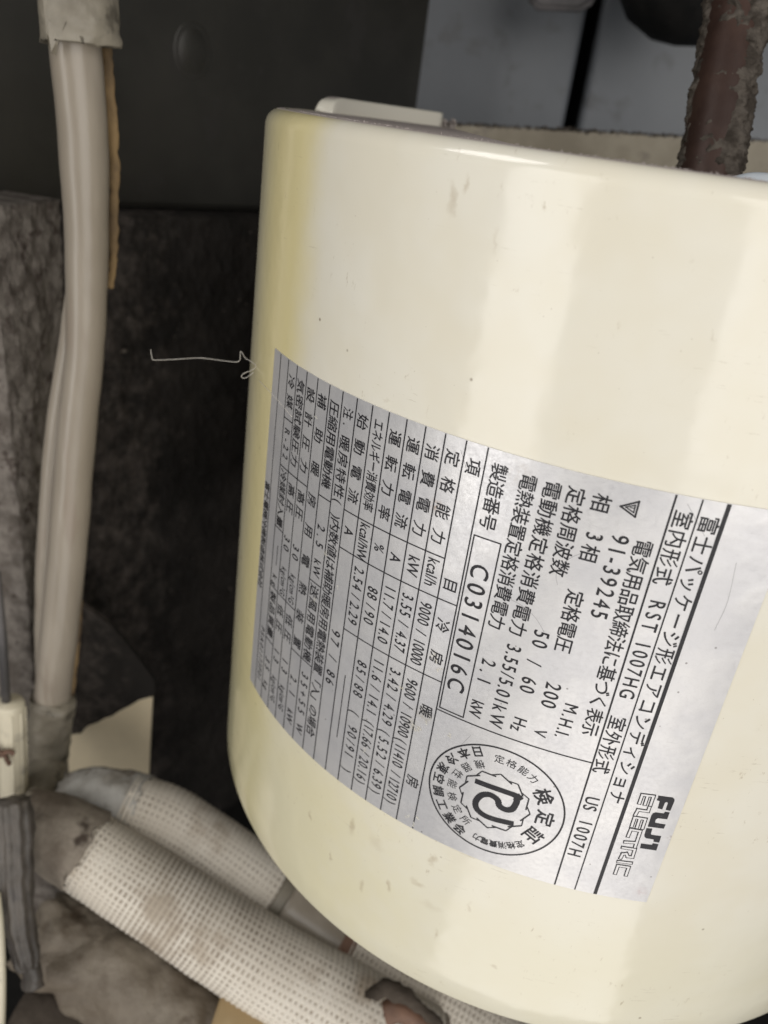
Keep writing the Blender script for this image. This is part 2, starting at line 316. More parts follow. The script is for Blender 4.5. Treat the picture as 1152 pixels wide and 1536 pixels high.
TEXT=[
('富士パッケージ形エアコンディショナ', 24.02, 1.02, 24.03, 15.27, 0.78, 0.8),
('室内形式', 23.02, 1.0, 22.99, 3.56, 0.78, 0.8),
('RST', 23.09, 4.93, 23.06, 6.0, 0.9, 0.8),
('1007HG', 23.04, 6.92, 23.04, 9.5, 0.9, 0.8),
('室外形式', 23.02, 11.17, 22.97, 13.71, 0.78, 0.8),
('US', 23.01, 15.83, 23.01, 16.28, 0.9, 0.8),
('1007H', 23.04, 17.24, 22.98, 19.25, 0.9, 0.8),
('電気用品取締法に基づく表示', 21.9, 2.54, 22.0, 11.8, 0.78, 0.8),
('91-39245', 20.96, 2.37, 20.99, 5.95, 0.98, 0.85),
('M.H.I.', 20.94, 10.99, 20.87, 12.63, 0.85, 0.8),
('相', 19.89, 1.04, 19.89, 1.04, 0.78, 0.8),
('3', 19.97, 2.52, 19.97, 2.52, 0.95, 0.8),
('相', 19.96, 3.3, 19.96, 3.3, 0.78, 0.8),
('定格電圧', 19.86, 5.5, 19.94, 7.85, 0.78, 0.8),
('200', 19.97, 10.1, 19.97, 11.09, 0.95, 0.85),
('V', 19.95, 12.78, 19.95, 12.78, 0.8, 0.8),
('定格周波数', 18.88, 1.01, 18.95, 4.3, 0.78, 0.8),
('50', 18.92, 7.66, 18.94, 8.17, 0.95, 0.8),
('/', 18.91, 9.19, 18.91, 9.19, 0.95, 0.8),
('60', 18.9, 10.2, 18.9, 10.67, 0.95, 0.8),
('Hz', 18.96, 12.53, 18.88, 12.94, 0.85, 0.8),
('電動機定格消費電力', 17.92, 1.02, 17.89, 7.75, 0.78, 0.8),
('3.55/5.01kW', 17.91, 8.79, 17.91, 12.91, 0.92, 0.8),
('電熱装置定格消費電力', 16.92, 0.99, 16.92, 7.79, 0.76, 0.8),
('2.1', 16.97, 9.99, 16.94, 11.03, 0.92, 0.8),
('kW', 16.89, 12.39, 16.86, 12.82, 0.85, 0.8),
('製造番号', 15.64, 0.93, 15.62, 3.25, 0.76, 0.8),
('C0314016C', 15.7, 5.68, 15.7, 11.85, 1.2, 0.9),
('項', 14.5, 1.05, 14.5, 1.05, 0.72, 0.8),
('目', 14.5, 6.86, 14.5, 6.86, 0.72, 0.8),
('冷', 14.5, 9.04, 14.5, 9.04, 0.72, 0.8),
('房', 14.5, 10.85, 14.5, 10.85, 0.72, 0.8),
('暖', 14.5, 14.06, 14.5, 14.06, 0.72, 0.8),
('房', 14.5, 18.68, 14.5, 18.68, 0.72, 0.8),
('定格能力', 13.5, 0.98, 13.5, 4.76, 0.72, 0.8),
('kcal/h', 13.5, 6.03, 13.5, 7.18, 0.85, 0.7),
('9000', 13.5, 8.35, 13.5, 9.31, 0.88, 0.65),
('/', 13.5, 9.89, 13.5, 9.89, 0.85, 0.8),
('10000', 13.5, 10.44, 13.5, 11.59, 0.88, 0.65),
('9600', 13.5, 12.8, 13.5, 13.72, 0.88, 0.65),
('/', 13.5, 14.28, 13.5, 14.28, 0.85, 0.8),
('10900', 13.5, 14.85, 13.5, 16.1, 0.88, 0.65),
('(', 13.5, 16.57, 13.5, 16.57, 0.85, 0.7),
('11410', 13.5, 16.95, 13.5, 18.13, 0.88, 0.65),
('/', 13.5, 18.77, 13.5, 18.77, 0.85, 0.8),
('12710', 13.5, 19.22, 13.5, 20.41, 0.88, 0.65),
(')', 13.5, 20.76, 13.5, 20.76, 0.85, 0.7),
('消費電力', 12.5, 1.06, 12.5, 4.77, 0.72, 0.8),
('kW', 12.5, 6.36, 12.5, 6.85, 0.85, 0.8),
('3.55', 12.5, 8.37, 12.5, 9.31, 0.88, 0.7),
('/', 12.5, 9.89, 12.5, 9.89, 0.85, 0.8),
('4.37', 12.5, 10.5, 12.5, 11.34, 0.88, 0.7),
('3.42', 12.5, 12.73, 12.5, 13.73, 0.88, 0.7),
('/', 12.5, 14.31, 12.5, 14.31, 0.85, 0.8),
('4.29', 12.5, 14.93, 12.5, 15.93, 0.88, 0.7),
('(', 12.5, 16.63, 12.5, 16.63, 0.85, 0.7),
('5.52', 12.5, 17.13, 12.5, 18.19, 0.88, 0.7),
('/', 12.5, 18.74, 12.5, 18.74, 0.85, 0.8),
('6.39', 12.5, 19.32, 12.5, 20.25, 0.88, 0.7),
(')', 12.5, 20.71, 12.5, 20.71, 0.85, 0.7),
('運転電流', 11.5, 1.07, 11.5, 4.77, 0.72, 0.8),
('A', 11.5, 6.73, 11.5, 6.73, 0.85, 0.8),
('11.7', 11.5, 8.41, 11.5, 9.38, 0.88, 0.7),
('/', 11.5, 9.9, 11.5, 9.9, 0.85, 0.8),
('14.0', 11.5, 10.42, 11.5, 11.37, 0.88, 0.7),
('11.6', 11.5, 12.72, 11.5, 13.73, 0.88, 0.7),
('/', 11.5, 14.32, 11.5, 14.32, 0.85, 0.8),
('14.1', 11.5, 14.92, 11.5, 15.89, 0.88, 0.7),
('(', 11.5, 16.64, 11.5, 16.64, 0.85, 0.7),
('17.66', 11.5, 16.94, 11.5, 18.13, 0.88, 0.65),
('/', 11.5, 18.64, 11.5, 18.64, 0.85, 0.8),
('20.16', 11.5, 19.12, 11.5, 20.38, 0.88, 0.65),
(')', 11.5, 20.71, 11.5, 20.71, 0.85, 0.7),
('運転力率', 10.5, 1.07, 10.5, 4.77, 0.72, 0.8),
('%', 10.5, 6.63, 10.5, 6.63, 0.8, 0.8),
('88', 10.5, 8.97, 10.5, 9.34, 0.88, 0.7),
('/', 10.5, 9.91, 10.5, 9.91, 0.85, 0.8),
('90', 10.5, 10.36, 10.5, 10.78, 0.88, 0.7),
('85', 10.5, 13.4, 10.5, 13.85, 0.88, 0.7),
('/', 10.5, 14.34, 10.5, 14.34, 0.85, 0.8),
('88', 10.5, 14.88, 10.5, 15.33, 0.88, 0.7),
('(', 10.5, 16.63, 10.5, 16.63, 0.85, 0.7),
('90', 10.5, 17.66, 10.5, 18.1, 0.88, 0.7),
('/', 10.5, 18.56, 10.5, 18.56, 0.85, 0.8),
('91', 10.5, 18.99, 10.5, 19.46, 0.88, 0.7),
(')', 10.5, 20.58, 10.5, 20.58, 0.85, 0.7),
('エネルギー消費効率', 9.5, 0.8, 9.5, 4.84, 0.68, 0.8),
('kcal/hW', 9.5, 5.93, 9.5, 7.45, 0.85, 0.7),
('2.54', 9.5, 8.35, 9.5, 9.31, 0.88, 0.7),
('/', 9.5, 9.87, 9.5, 9.87, 0.85, 0.8),
('2.29', 9.5, 10.38, 9.5, 11.34, 0.88, 0.7),
('始動電流', 8.5, 0.99, 8.5, 4.75, 0.72, 0.8),
('A', 8.5, 6.66, 8.5, 6.66, 0.85, 0.8),
('97', 8.5, 12.64, 8.5, 13.23, 0.9, 0.8),
('/', 8.5, 14.23, 8.5, 14.23, 0.9, 0.8),
('86', 8.5, 15.25, 8.5, 15.79, 0.9, 0.8),
('注.', 7.5, 0.93, 7.5, 1.49, 0.7, 0.8),
('暖房特性(', 7.5, 2.41, 7.5, 5.48, 0.74, 0.8),
(')', 7.5, 6.3, 7.5, 6.3, 0.8, 0.8),
('内数値は補助暖房用電熱装置「入」の場合', 7.5, 6.77, 7.5, 19.97, 0.74, 0.8),
('圧縮用電動機', 6.5, 1.03, 6.5, 4.81, 0.74, 0.8),
('2.5', 6.5, 7.41, 6.5, 8.38, 0.85, 0.8),
('kW', 6.5, 9.43, 6.5, 9.96, 0.8, 0.8),
('送風用電動機', 6.5, 11.19, 6.5, 15.34, 0.74, 0.8),
('35+55', 6.5, 16.73, 6.5, 19.25, 0.85, 0.8),
('W', 6.5, 20.52, 6.5, 20.52, 0.8, 0.8),
('補助暖房用電熱装置', 5.5, 1.02, 5.5, 15.12, 0.74, 0.8),
('2.1', 5.5, 17.64, 5.5, 18.7, 0.85, 0.8),
('kW', 5.5, 20.05, 5.5, 20.54, 0.8, 0.8),
('設計圧力', 4.5, 1.05, 4.5, 4.84, 0.74, 0.8),
('高圧', 4.5, 6.59, 4.5, 7.52, 0.74, 0.8),
('30', 4.5, 9.61, 4.5, 10.17, 0.85, 0.8),
('kg/cm²G', 4.5, 11.42, 4.5, 12.96, 0.75, 0.6),
('低圧', 4.5, 14.26, 4.5, 15.34, 0.74, 0.8),
('13', 4.5, 17.08, 4.5, 17.76, 0.85, 0.8),
('kg/cm²G', 4.5, 19.01, 4.5, 20.5, 0.75, 0.6),
('気密試験圧力', 3.5, 0.94, 3.5, 4.92, 0.74, 0.8),
('高圧', 3.5, 6.64, 3.5, 7.63, 0.74, 0.8),
('30', 3.5, 9.57, 3.5, 10.14, 0.85, 0.8),
('kg/cm²G', 3.5, 11.51, 3.5, 13.01, 0.75, 0.6),
('低圧', 3.5, 14.23, 3.5, 15.33, 0.74, 0.8),
('13', 3.5, 17.06, 3.5, 17.7, 0.85, 0.8),
('kg/cm²G', 3.5, 19.06, 3.5, 20.62, 0.75, 0.6),
('冷媒', 2.5, 1.04, 2.5, 2.09, 0.72, 0.8),
('R-22', 2.5, 3.74, 2.5, 5.13, 0.8, 0.7),
('冷媒封入量', 2.5, 6.24, 2.5, 9.02, 0.72, 0.8),
('kg', 2.5, 12.59, 2.5, 13.08, 0.75, 0.8),
('製品質量', 2.5, 13.93, 2.5, 16.37, 0.72, 0.8),
('35', 2.5, 18.41, 2.5, 18.99, 0.8, 0.8),
('kg', 2.5, 20.19, 2.5, 20.54, 0.75, 0.8),
('P5A01173P01', 1.5, 16.81, 1.5, 20.51, 0.7, 0.7),
('富士電機冷機製造株式会社', 0.52, 7.8, 0.52, 14.18, 0.72, 0.8),
]
FUJI= [[(25.771, 14.738), (26.424, 14.73), (26.532, 14.806), (26.565, 14.922), (26.546, 15.548), (26.325, 15.519), (26.31, 15.10), (26.245, 15.04), (26.175, 15.10), (26.165, 15.526), (25.951, 15.499), (25.919, 15.046), (25.78, 15.031), (25.774, 14.924), (25.801, 14.896)], [(26.324, 15.646), (26.545, 15.649), (26.55, 16.08), (26.123, 16.099), (26.05, 16.19), (26.05, 16.346), (26.092, 16.405), (26.568, 16.418), (26.555, 16.691), (25.806, 16.704), (25.788, 15.999), (25.825, 15.835), (25.936, 15.767), (26.306, 15.76)], [(25.778, 16.819), (26.048, 16.789), (26.065, 17.137), (26.121, 17.185), (26.569, 17.176), (26.586, 17.602), (26.306, 17.594), (26.293, 17.459), (25.926, 17.441), (25.825, 17.371), (25.791, 17.241)], [(25.786, 17.828), (26.298, 17.814), (26.31, 17.709), (26.583, 17.713), (26.59, 18.132), (25.818, 18.128)]]
ELEC= [[(25.067, 15.359), (25.068, 14.844), (25.575, 14.815), (25.579, 15.359)], [(25.318, 14.829), (25.327, 15.372)], [(25.57, 15.515), (25.573, 15.77), (25.114, 15.788), (25.075, 16.109)], [(25.091, 16.843), (25.084, 16.272), (25.584, 16.267), (25.597, 16.85)], [(25.329, 16.28), (25.338, 16.855)], [(25.087, 17.497), (25.104, 17.048), (25.552, 17.052), (25.569, 18.1)], [(25.057, 17.898), (25.564, 17.822)], [(25.036, 18.276), (25.6, 18.257), (25.619, 18.785), (25.397, 18.79), (25.286, 18.614), (25.132, 18.685), (25.097, 18.96)], [(25.064, 19.217), (25.646, 19.18)], [(25.103, 20.028), (25.104, 19.485), (25.62, 19.474), (25.624, 20.021)]]

# ------------------------------------------------------------------ the setting: inside of the cabinet
RR, KK, TAU, TOP, BOT, HL = 24.87615, 0.040199148, -0.013021, 11.16, 32.746, 21.688
S0, S15, S16, S17, S18, S19 = 0.06, 14.99, 22.524, 23.516, 24.511, 27.06
def cyl(s, z, h=0.0):
    """point on the round cover: s rows round from the plate's lower edge, height z rows, h rows proud"""
    r = RR + TAU * z + h; p = s * KK
    return Vector((r * math.sin(p), RR - r * math.cos(p), z)) * U

def box(name, a, b, mat, kind='structure'):
    """room-aligned box between two level corners (right, forward, height)"""
    V = [lev(x, y, z) for x in (a[0], b[0]) for y in (a[1], b[1]) for z in (a[2], b[2])]
    F = [(0, 1, 3, 2), (4, 6, 7, 5), (0, 4, 5, 1), (2, 3, 7, 6), (0, 2, 6, 4), (1, 5, 7, 3)]
    o = link(name, V, F, mat, None, False); flip_out(o); tag(o, kind=kind); return o
box('cabinet_floor', (-.34, .02, -.36), (.42, .68, -.34), M['dark'])
box('cabinet_back', (-.34, .66, -.34), (.42, .68, .22), M['dark'])
box('cabinet_side', (-.36, .10, -.34), (-.34, .68, .22), M['dark'])
box('cabinet_roof', (-.34, .14, .22), (.42, .68, .24), M['dark'])

# dark sheet-metal panel, upper left, its lower edge folded
A = pv(-70, 299, .285); B = pv(607, 304, .425); zb = (pv(190, 301, .335).z)
pan = empty('metal_panel', (A + B) / 2, 'dark olive-grey sheet metal panel behind the beige cable, upper left', 'panel')
slab('sheet', A, B, zb, .215, .0015, M['dark_metal'], pan, .0006)
dn = (B - A); dn.z = 0; dn.normalize(); nn = Vector((-dn.y, dn.x, 0)); nn = nn if nn.dot(EF) > 0 else -nn
slab('folded_lip', A + nn * .0016, B + nn * .0016, zb - .0012, zb + .0, .014, M['dark_metal'], pan, 0)
# round pressed dimple
c = pv(269, 75, .352); V = []; F = []; n = 40
best = None
tt = ((c - A).dot(dn)); c0 = Vector((A.x, A.y, 0)) + dn * tt; c0.z = c.z
prof = [(0, .0003), (.0060, .0003), (.0064, .00008), (.0070, .00034), (.0078, .00001)]
for (r, h) in prof[1:]:
    for j in range(n):
        a = 2 * math.pi * j / n
        V.append(c0 + dn * (math.cos(a) * r) + Vector((0, 0, math.sin(a) * r * 1.25)) - nn * h)
F = grid_faces(4, n, True); F.append(tuple(range(n)))
flip_out(link('pressed_boss', V, F, M['dark_metal'], pan))

# two blue-grey painted panels with a black gap
def blue_panel(x0, x1, f, label, lean0, lean1):
    a = pv(x0, 120, f); b = pv(x1, 120, f)
    r = empty('steel_partition', (a + b) / 2, label, 'partition', 'blue-grey partitions at the back')
    slab('sheet', a, b, -.16, .215, .010, M['blue'], r, .003)
blue_panel(560, 860, .50, 'blue-grey painted panel left of the narrow black gap', 0, 0)
blue_panel(883, 1500, .505, 'blue-grey painted panel right of the narrow black gap, behind the brown pipe', 0, 0)

# beige tray wall behind the cover, dust along its top edge
tr = empty('tray_wall', pv(900, 200, .36), 'dusty beige sheet metal edge standing behind the round cover', 'tray')
ta, tb = pv(560, 181, .37), pv(1400, 226, .33)
V = []; n = 60
for w in (0, .0022):
    for z in (1, 0):
        for i in range(n + 1):
            q = ta.lerp(tb, i / n) + EF * w
            q.z = (q.z + .0003 * fbm((i * .2, 0, 0), 1)) if z else -.2
            V.append(q)
N1 = n + 1
F = []
for i in range(n):
    F += [(i, i + 1, N1 + i + 1, N1 + i), (2 * N1 + i, 3 * N1 + i, 3 * N1 + i + 1, 2 * N1 + i + 1), (i, 2 * N1 + i, 2 * N1 + i + 1, i + 1)]
flip_out(link('wall_sheet', V, F, M['beige'], tr, False))
def blobs(name, pts, mat, parent, kind='stuff'):
    """many ragged little lumps joined into one part"""
    V = []; F = []
    base = [(1, 0, 0), (-1, 0, 0), (0, 1, 0), (0, -1, 0), (0, 0, 1), (0, 0, -1)]
    tri = [(0, 2, 4), (2, 1, 4), (1, 3, 4), (3, 0, 4), (2, 0, 5), (1, 2, 5), (3, 1, 5), (0, 3, 5)]
    for (p, r) in pts:
        o = len(V); rot = Matrix.Rotation(random.random() * 6.28, 3, Vector((random.gauss(0, 1), random.gauss(0, 1), random.gauss(0, 1))).normalized())
        for b in base:
            k = r * random.uniform(.35, 1.35) * (1.9 if b[0] else .8)
            V.append(p + rot @ (Vector(b) * k))
        F += [tuple(o + i for i in t) for t in tri]
    o = link(name, V, F, mat, parent, False); o['kind'] = kind; return o
pts = []
for i in range(900):
    t = random.random(); q = ta.lerp(tb, t)
    pts.append((q + EF * random.uniform(-.0004, .0024) + Vector((0, 0, random.uniform(-.0003, .0008) + .0006 * max(0, fbm((t * 30, 1, 0), 1)))), random.uniform(.0003, .0008)))
blobs('dust_fringe', pts, M['dust'], tr)

# black foam insulation below the dark panel
def rough_wall(name, P0, P1, z0, z1, nu, nv, amp, sc, mat, label, cat, th=.02):
    d = P1 - P0; d.z = 0; L = d.length; d.normalize(); nr = Vector((-d.y, d.x, 0)); nr = nr if nr.dot(EF) > 0 else -nr
    V = []
    for i in range(nu):
        for j in range(nv):
            q = Vector((P0.x, P0.y, 0)) + d * (L * i / (nu - 1)); q.z = z0 + (z1 - z0) * j / (nv - 1)
            h = amp * (fbm(q, sc, 5) + .7 * max(0, fbm(q + Vector((3, 1, 2)), sc * 3.1, 3)))
            if j >= nv - 2: h *= .5
            V.append(q - nr * h)
    F = grid_faces(nu, nv)
    o0 = len(V)   # top return and back
    for i in range(nu):
        q = V[i * nv + nv - 1] + nr * th; V.append(q)
    for i in range(nu - 1): F.append((i * nv + nv - 1, (i + 1) * nv + nv - 1, o0 + i + 1, o0 + i))
    o1 = len(V)
    for j in range(nv): V.append(V[j] + nr * th)
    for j in range(nv - 1): F.append((j, j + 1, o1 + j + 1, o1 + j))
    o = link(name, V, F, mat, None, True); flip_out(o); tag(o, label, cat); return o
fa, fb_ = pv(92, 302, .292), pv(470, 304, .375)
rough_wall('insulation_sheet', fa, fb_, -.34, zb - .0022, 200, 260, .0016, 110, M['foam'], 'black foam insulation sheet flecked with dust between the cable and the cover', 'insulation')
da, db = pv(4, 520, .250), pv(100, 520, .283)
ztop = pv(45, 301, .272).z
rough_wall('felt_block', da, db, -.34, ztop, 90, 260, .0010, 200, M['dustblock'], 'dusty pinkish-grey felt block at the left edge behind the cable', 'insulation')
# dust flecks clinging to the foam
pts = []
dd = (fb_ - fa); dd.z = 0; nf = Vector((-dd.y, dd.x, 0)).normalized(); nf = nf if nf.dot(EF) > 0 else -nf
for i in range(110):
    t = random.random() ** .8; q = Vector((fa.x, fa.y, 0)) + dd * t; q.z = zb - .003 - abs(random.gauss(0, .085))
    pts.append((q - nf * (.0005 + random.random() * .002), random.uniform(.0002, .0006) * random.choice((1, 1, 1, 1.5))))
dfl = blobs('dust_flecks', pts, M['dust'], None); tag(dfl, 'grey dust flecks clinging to the black foam', 'dust')

# ------------------------------------------------------------------ the round cream cover
cover = empty('plastic_cover', Vector((0, RR * U, -BOT * U)), 'glossy round cream plastic cover with a silver nameplate, yellowed at its left side', 'cover')
fil = .85; prof = []      # (radius offset, z)
nz = 26
for i in range(nz): prof.append((0, -BOT + .12 + (TOP - fil + BOT - .12) * i / (nz - 1)))
for i in range(1, 9):
    a = math.pi / 2 * i / 8; prof.append((-fil + fil * math.cos(a), TOP - fil + fil * math.sin(a)))
prof.append((-fil - .25, TOP))
prof.append((-fil - .33, TOP - .1))
prof.append((-.75 - fil * .5, TOP - .9)); prof.append((-.75, TOP - 2.5)); prof.append((-.75, -BOT + .12))
prof.append((-.68, -BOT)); prof.append((-.10, -BOT)); prof.append((-.02, -BOT + .05))
p0, p1, nph = math.radians(-84), math.radians(176), 200
V = []; uv = []
for i in range(nph + 1):
    ph = p0 + (p1 - p0) * i / nph
    for (dr, z) in prof:
        V.append(cyl(ph / KK, z, dr)); uv.append((ph / KK, z))
np_ = len(prof)
F = grid_faces(nph + 1, np_, True)
F.append(tuple(range(np_))); F.append(tuple(reversed(range(nph * np_, (nph + 1) * np_))))
sh = link('shell', V, F, M['cream'], cover, True, uv); flip_out(sh)
# flat top, cut off along a chord, dust lying on it
ro = -fil - .34; n = 60; q0, q1 = math.radians(-83), math.radians(31)
arc = [cyl((q0 + (q1 - q0) * i / n) / KK, TOP - .02, ro) for i in range(n + 1)]
V = []; uv = []; m_ = 12
for i in range(n + 1):
    e = arc[0].lerp(arc[-1], i / n)
    for j in range(m_ + 1): V.append(arc[i].lerp(e, j / m_)); uv.append((-30, 50))
F = grid_faces(n + 1, m_ + 1); o0 = len(V)
V += [v - Vector((0, 0, .55 * U)) for v in V]; uv = uv * 2
F += [tuple(o0 + i for i in reversed(f)) for f in grid_faces(n + 1, m_ + 1)]
for i in range(n): a = i * (m_ + 1) + m_; b = a + m_ + 1; F.append((a, b, o0 + b, o0 + a))
fl = link('top_flange', V, F, M['cream'], cover, False, uv); flip_out(fl)
# raised lip on the far side of the rim
uvt = (15, 8)
a0, a1 = math.radians(-46), math.radians(-80); n = 40; V = []; uv = []
pr = [(-.55, -.25), (-.5, 0), (-.5, .82), (-.58, .98), (-.72, 1.04), (-1.5, 1.04), (-1.66, .98), (-1.72, .82), (-1.72, -.25)]
for i in range(n + 1):
    ph = a0 + (a1 - a0) * i / n; e = min(1, i / 6); k = .2 + .8 * math.sqrt(max(0, 1 - (1 - e) ** 2))
    for (dr, z) in pr: V.append(cyl(ph / KK, TOP + z * (k if z > 0 else 1) - .05, dr)); uv.append(uvt)
F = grid_faces(n + 1, len(pr)); F.append(tuple(range(len(pr)))); F.append(tuple(reversed(range(n * len(pr), (n + 1) * len(pr)))))
flip_out(link('raised_tab', V, F, M['cream'], cover, True, uv))
# fine dust hairs along the front rim and lumps by the tab
pts = []
for i in range(500):
    s = random.uniform(-2, 34); pts.append((cyl(s, TOP + random.uniform(-.01, .03), -fil + random.uniform(-.35, .12)), random.uniform(.00006, .00017)))
for i in range(60):
    s = math.radians(random.uniform(-84, -78)) / KK; pts.append((cyl(s, TOP + random.uniform(0, .5), random.uniform(-1.6, -.5)), random.uniform(.0003, .0008)))
blobs('rim_dust', pts, M['palelint'], cover)

# ------------------------------------------------------------------ nameplate
hp = .045
ns, nv_ = 90, 8; V = []; uv = []
for i in range(ns + 1):
    s = S0 + (S19 - S0) * i / ns
    for j in range(nv_ + 1):
        z = -HL * j / nv_; V.append(cyl(s, z, hp)); uv.append((s, z))
F = grid_faces(ns + 1, nv_ + 1); o0 = len(V); W = nv_ + 1
rim = [(i, 0) for i in range(ns + 1)] + [(ns, j) for j in range(1, W)] + [(i, nv_) for i in range(ns - 1, -1, -1)] + [(0, j) for j in range(nv_ - 1, 0, -1)]
for (i, j) in rim:
    s = S0 + (S19 - S0) * i / ns; z = -HL * j / nv_; V.append(cyl(s, z, -.05)); uv.append((s, z))
for k in range(len(rim)):
    k2 = (k + 1) % len(rim); a = rim[k][0] * W + rim[k][1]; b = rim[k2][0] * W + rim[k2][1]
    F.append((a, b, o0 + k2, o0 + k))
plate = link('nameplate', V, F, M['plate'], cover, True, uv); flip_out(plate)
plate['label'] = 'silver foil nameplate printed with black Japanese text'
pe = plate.modifiers.new('edge', 'EDGE_SPLIT'); pe.split_angle = math.radians(40)
def child_of_plate(name, V, F, mat):
    o = link(name, V, F, mat, None, False); o.parent = plate
    o.matrix_parent_inverse = plate.matrix_world.inverted() if False else Matrix.Identity(4)
    # plate itself sits in world coordinates through its parent inverse
    return o
HI = hp + .012
def pt(s, v, h=HI): return cyl(s, -v, h)
class Print:
    def __init__(s): s.V = []; s.F = []
    def ribbon(s, pts, w, h=HI, ext=True, closed=False):
        pts = list(pts) + ([pts[0]] if closed else [])
        for (a, b) in zip(pts, pts[1:]):
            d = Vector((b[0] - a[0], b[1] - a[1])); L = d.length
            if L < 1e-6: continue
            d /= L; nrm = Vector((-d.y, d.x)) * w / 2; e = d * (w / 2 if ext else 0)
            a_ = Vector(a) - e; b_ = Vector(b) + e
            k = max(1, int(abs(b_[0] - a_[0]) / .4) + 1); o = len(s.V)
            for i in range(k + 1):
                c = a_.lerp(b_, i / k)
                s.V += [pt(*(c + nrm), h), pt(*(c - nrm), h)]
            for i in range(k): s.F.append((o + 2 * i, o + 2 * i + 1, o + 2 * i + 3, o + 2 * i + 2))
    def poly(s, pts, h=HI):
        o = len(s.V); tri = tessellate_polygon([[Vector((p[0], p[1], 0)) for p in pts]])
        s.V += [pt(p[0], p[1], h) for p in pts]; s.F += [tuple(o + i for i in t) for t in tri]
    def add(s, V2, F2, fn):
        o = len(s.V); s.V += [fn(x, y) for (x, y) in V2]; s.F += [tuple(o + i for i in f) for f in F2]
    def done(s, name, mat, parent=None):
        o = link(name, s.V, s.F, mat, None, False); o.parent = plate
        o.matrix_parent_inverse = Matrix.Translation(cover.location).inverted() @ Matrix.Translation(cover.location)
        # faces look away from the cover
        me = o.data; ax = Vector((0, RR * U, 0)); fl_ = []
        for p in me.polygons:
            c = p.center - ax; c.z = 0
            if p.normal.dot(c) < 0: fl_.append(p.index)
        if fl_:
            bm = bmesh.new(); bm.from_mesh(me); bm.faces.ensure_lookup_table()
            bmesh.ops.reverse_faces(bm, faces=[bm.faces[i] for i in fl_]); bm.to_mesh(me); bm.free()
        return o
_g = {}
tc = bpy.data.curves.new('glyph', 'FONT'); tc.size = 1; tc.resolution_u = 4
to = bpy.data.objects.new('glyph', tc); COL.objects.link(to)
def glyph(ch, wt):
    key = (ch, wt)
    if key not in _g:
        tc.body = ch; tc.offset = wt
        bpy.context.view_layer.update()
        dg = bpy.context.evaluated_depsgraph_get()
        me = bpy.data.meshes.new_from_object(to.evaluated_get(dg))
        V2 = [(v.co.x, v.co.y) for v in me.vertices]; F2 = [tuple(p.vertices) for p in me.polygons]
        bpy.data.meshes.remove(me)
        cjk = ord(ch) > 0x2fff
        if cjk: cx, cy, adv = .5, .38, 1.0
        else:
            xs = [v[0] for v in V2] or [0, .3]; cx = (min(xs) + max(xs)) / 2; cy = .34; adv = max(xs) - min(xs) + .13
            if ch.isdigit(): adv = .55
        _g[key] = (V2, F2, cx, cy, adv)
    return _g[key]
def text(P, t, s0, v0, s1, v1, size, wf, wt=0):
    gs = [glyph(c, wt) for c in t]; cs = []; x = 0
    for (c, g) in zip(t, gs):
        a = g[4]; cs.append(x + a / 2); x += a
    span = (cs[-1] - cs[0]) or 1
    for c, g, cc in zip(t, gs, cs):
        f = (cc - cs[0]) / span; sc = s0 + (s1 - s0) * f; vc = v0 + (v1 - v0) * f
        w = size * (wf if ord(c) < 0x3000 else 1.0)
        if ord(c) > 0x2fff and len(t) > 1: w = min(size, abs(v1 - v0) / (len(t) - 1) * 1.04)
        for (e, oh) in ((-.011, 0), (.011, .0008)):
            P.add(g[0], g[1], lambda gx, gy: pt(sc + (gy + e - g[3]) * size, vc + (gx + e - g[2]) * w, HI + oh))
P = Print()
for (t, s0, v0, s1, v1, size, wf) in TEXT:
    text(P, t, s0, v0, s1, v1, size * (1.06 if ord(t[0]) > 0x2fff else 1.0), wf)
# small inspection mark before the number
P.ribbon([(20.63, .97), (21.26, .61), (21.27, 1.28)], .075, closed=True)
P.ribbon([(20.83, .95), (21.16, .79), (21.17, 1.11)], .05, closed=True)
P.ribbon([(21.0, .93), (21.16, .93)], .04)
P.done('lettering', M['ink'])
P = Print()
for i in range(1, 16): P.ribbon([(S15 if i == 15 else i, .02), (S15 if i == 15 else i, HL - .02)], .066, ext=False)
for (s, w) in ((S16, .08), (S17, .062), (S18, .17)): P.ribbon([(s, .02), (s, HL - .02)], w, ext=False)
for (a, b, v) in ((8, 14, 5.66), (8, 15, 7.73), (9, 15, 12.04), (6, 7, 5.72), (6, 7, 10.67), (5, 7, 15.8), (2, 5, 5.77), (2, 3, 3.07), (2, 5, 13.29), (2, 3, 9.45), (2, 3, 16.99)):
    P.ribbon([(a, v), (S15 if b == 15 else b, v)], .058, HI + .002, ext=False)
P.ribbon([(15.13, 4.03), (16.36, 4.03), (16.36, 13.46), (15.13, 13.46)], .062, HI + .003, closed=True)
P.ribbon([(S15, 13.63), (S16, 13.63)], .062, HI + .002, ext=False)
P.ribbon([(9.53, 14.7), (9.53, 18.91)], .055, ext=False)
P.ribbon([(2.55, 10.5), (2.55, 11.77)], .055, ext=False)
P.done('ruled_lines', M['ink'])
P = Print()
for st_ in ([(19.75, 3.3), (19.3, 3.7), (18.95, 4.25), (18.9, 4.7), (19.05, 5.1)], [(17.3, 6.45), (17.9, 6.6), (18.5, 6.95), (19.0, 7.5)], [(23.0, .3), (23.5, .9), (24.0, 1.5)], [(25.5, 2.4), (25.7, 4.2), (25.6, 5.6)], [(13.8, .5), (14.2, 1.2)], [(16.9, 14.3), (16.5, 15.2)]):
    cv = catmull([Vector((q[0], q[1], 0)) for q in st_], 6); P.ribbon([(q.x, q.y) for q in cv], .022, HI - .007, ext=False)
P.done('scratches', M['scratch'])['kind'] = 'stuff'
P = Print()
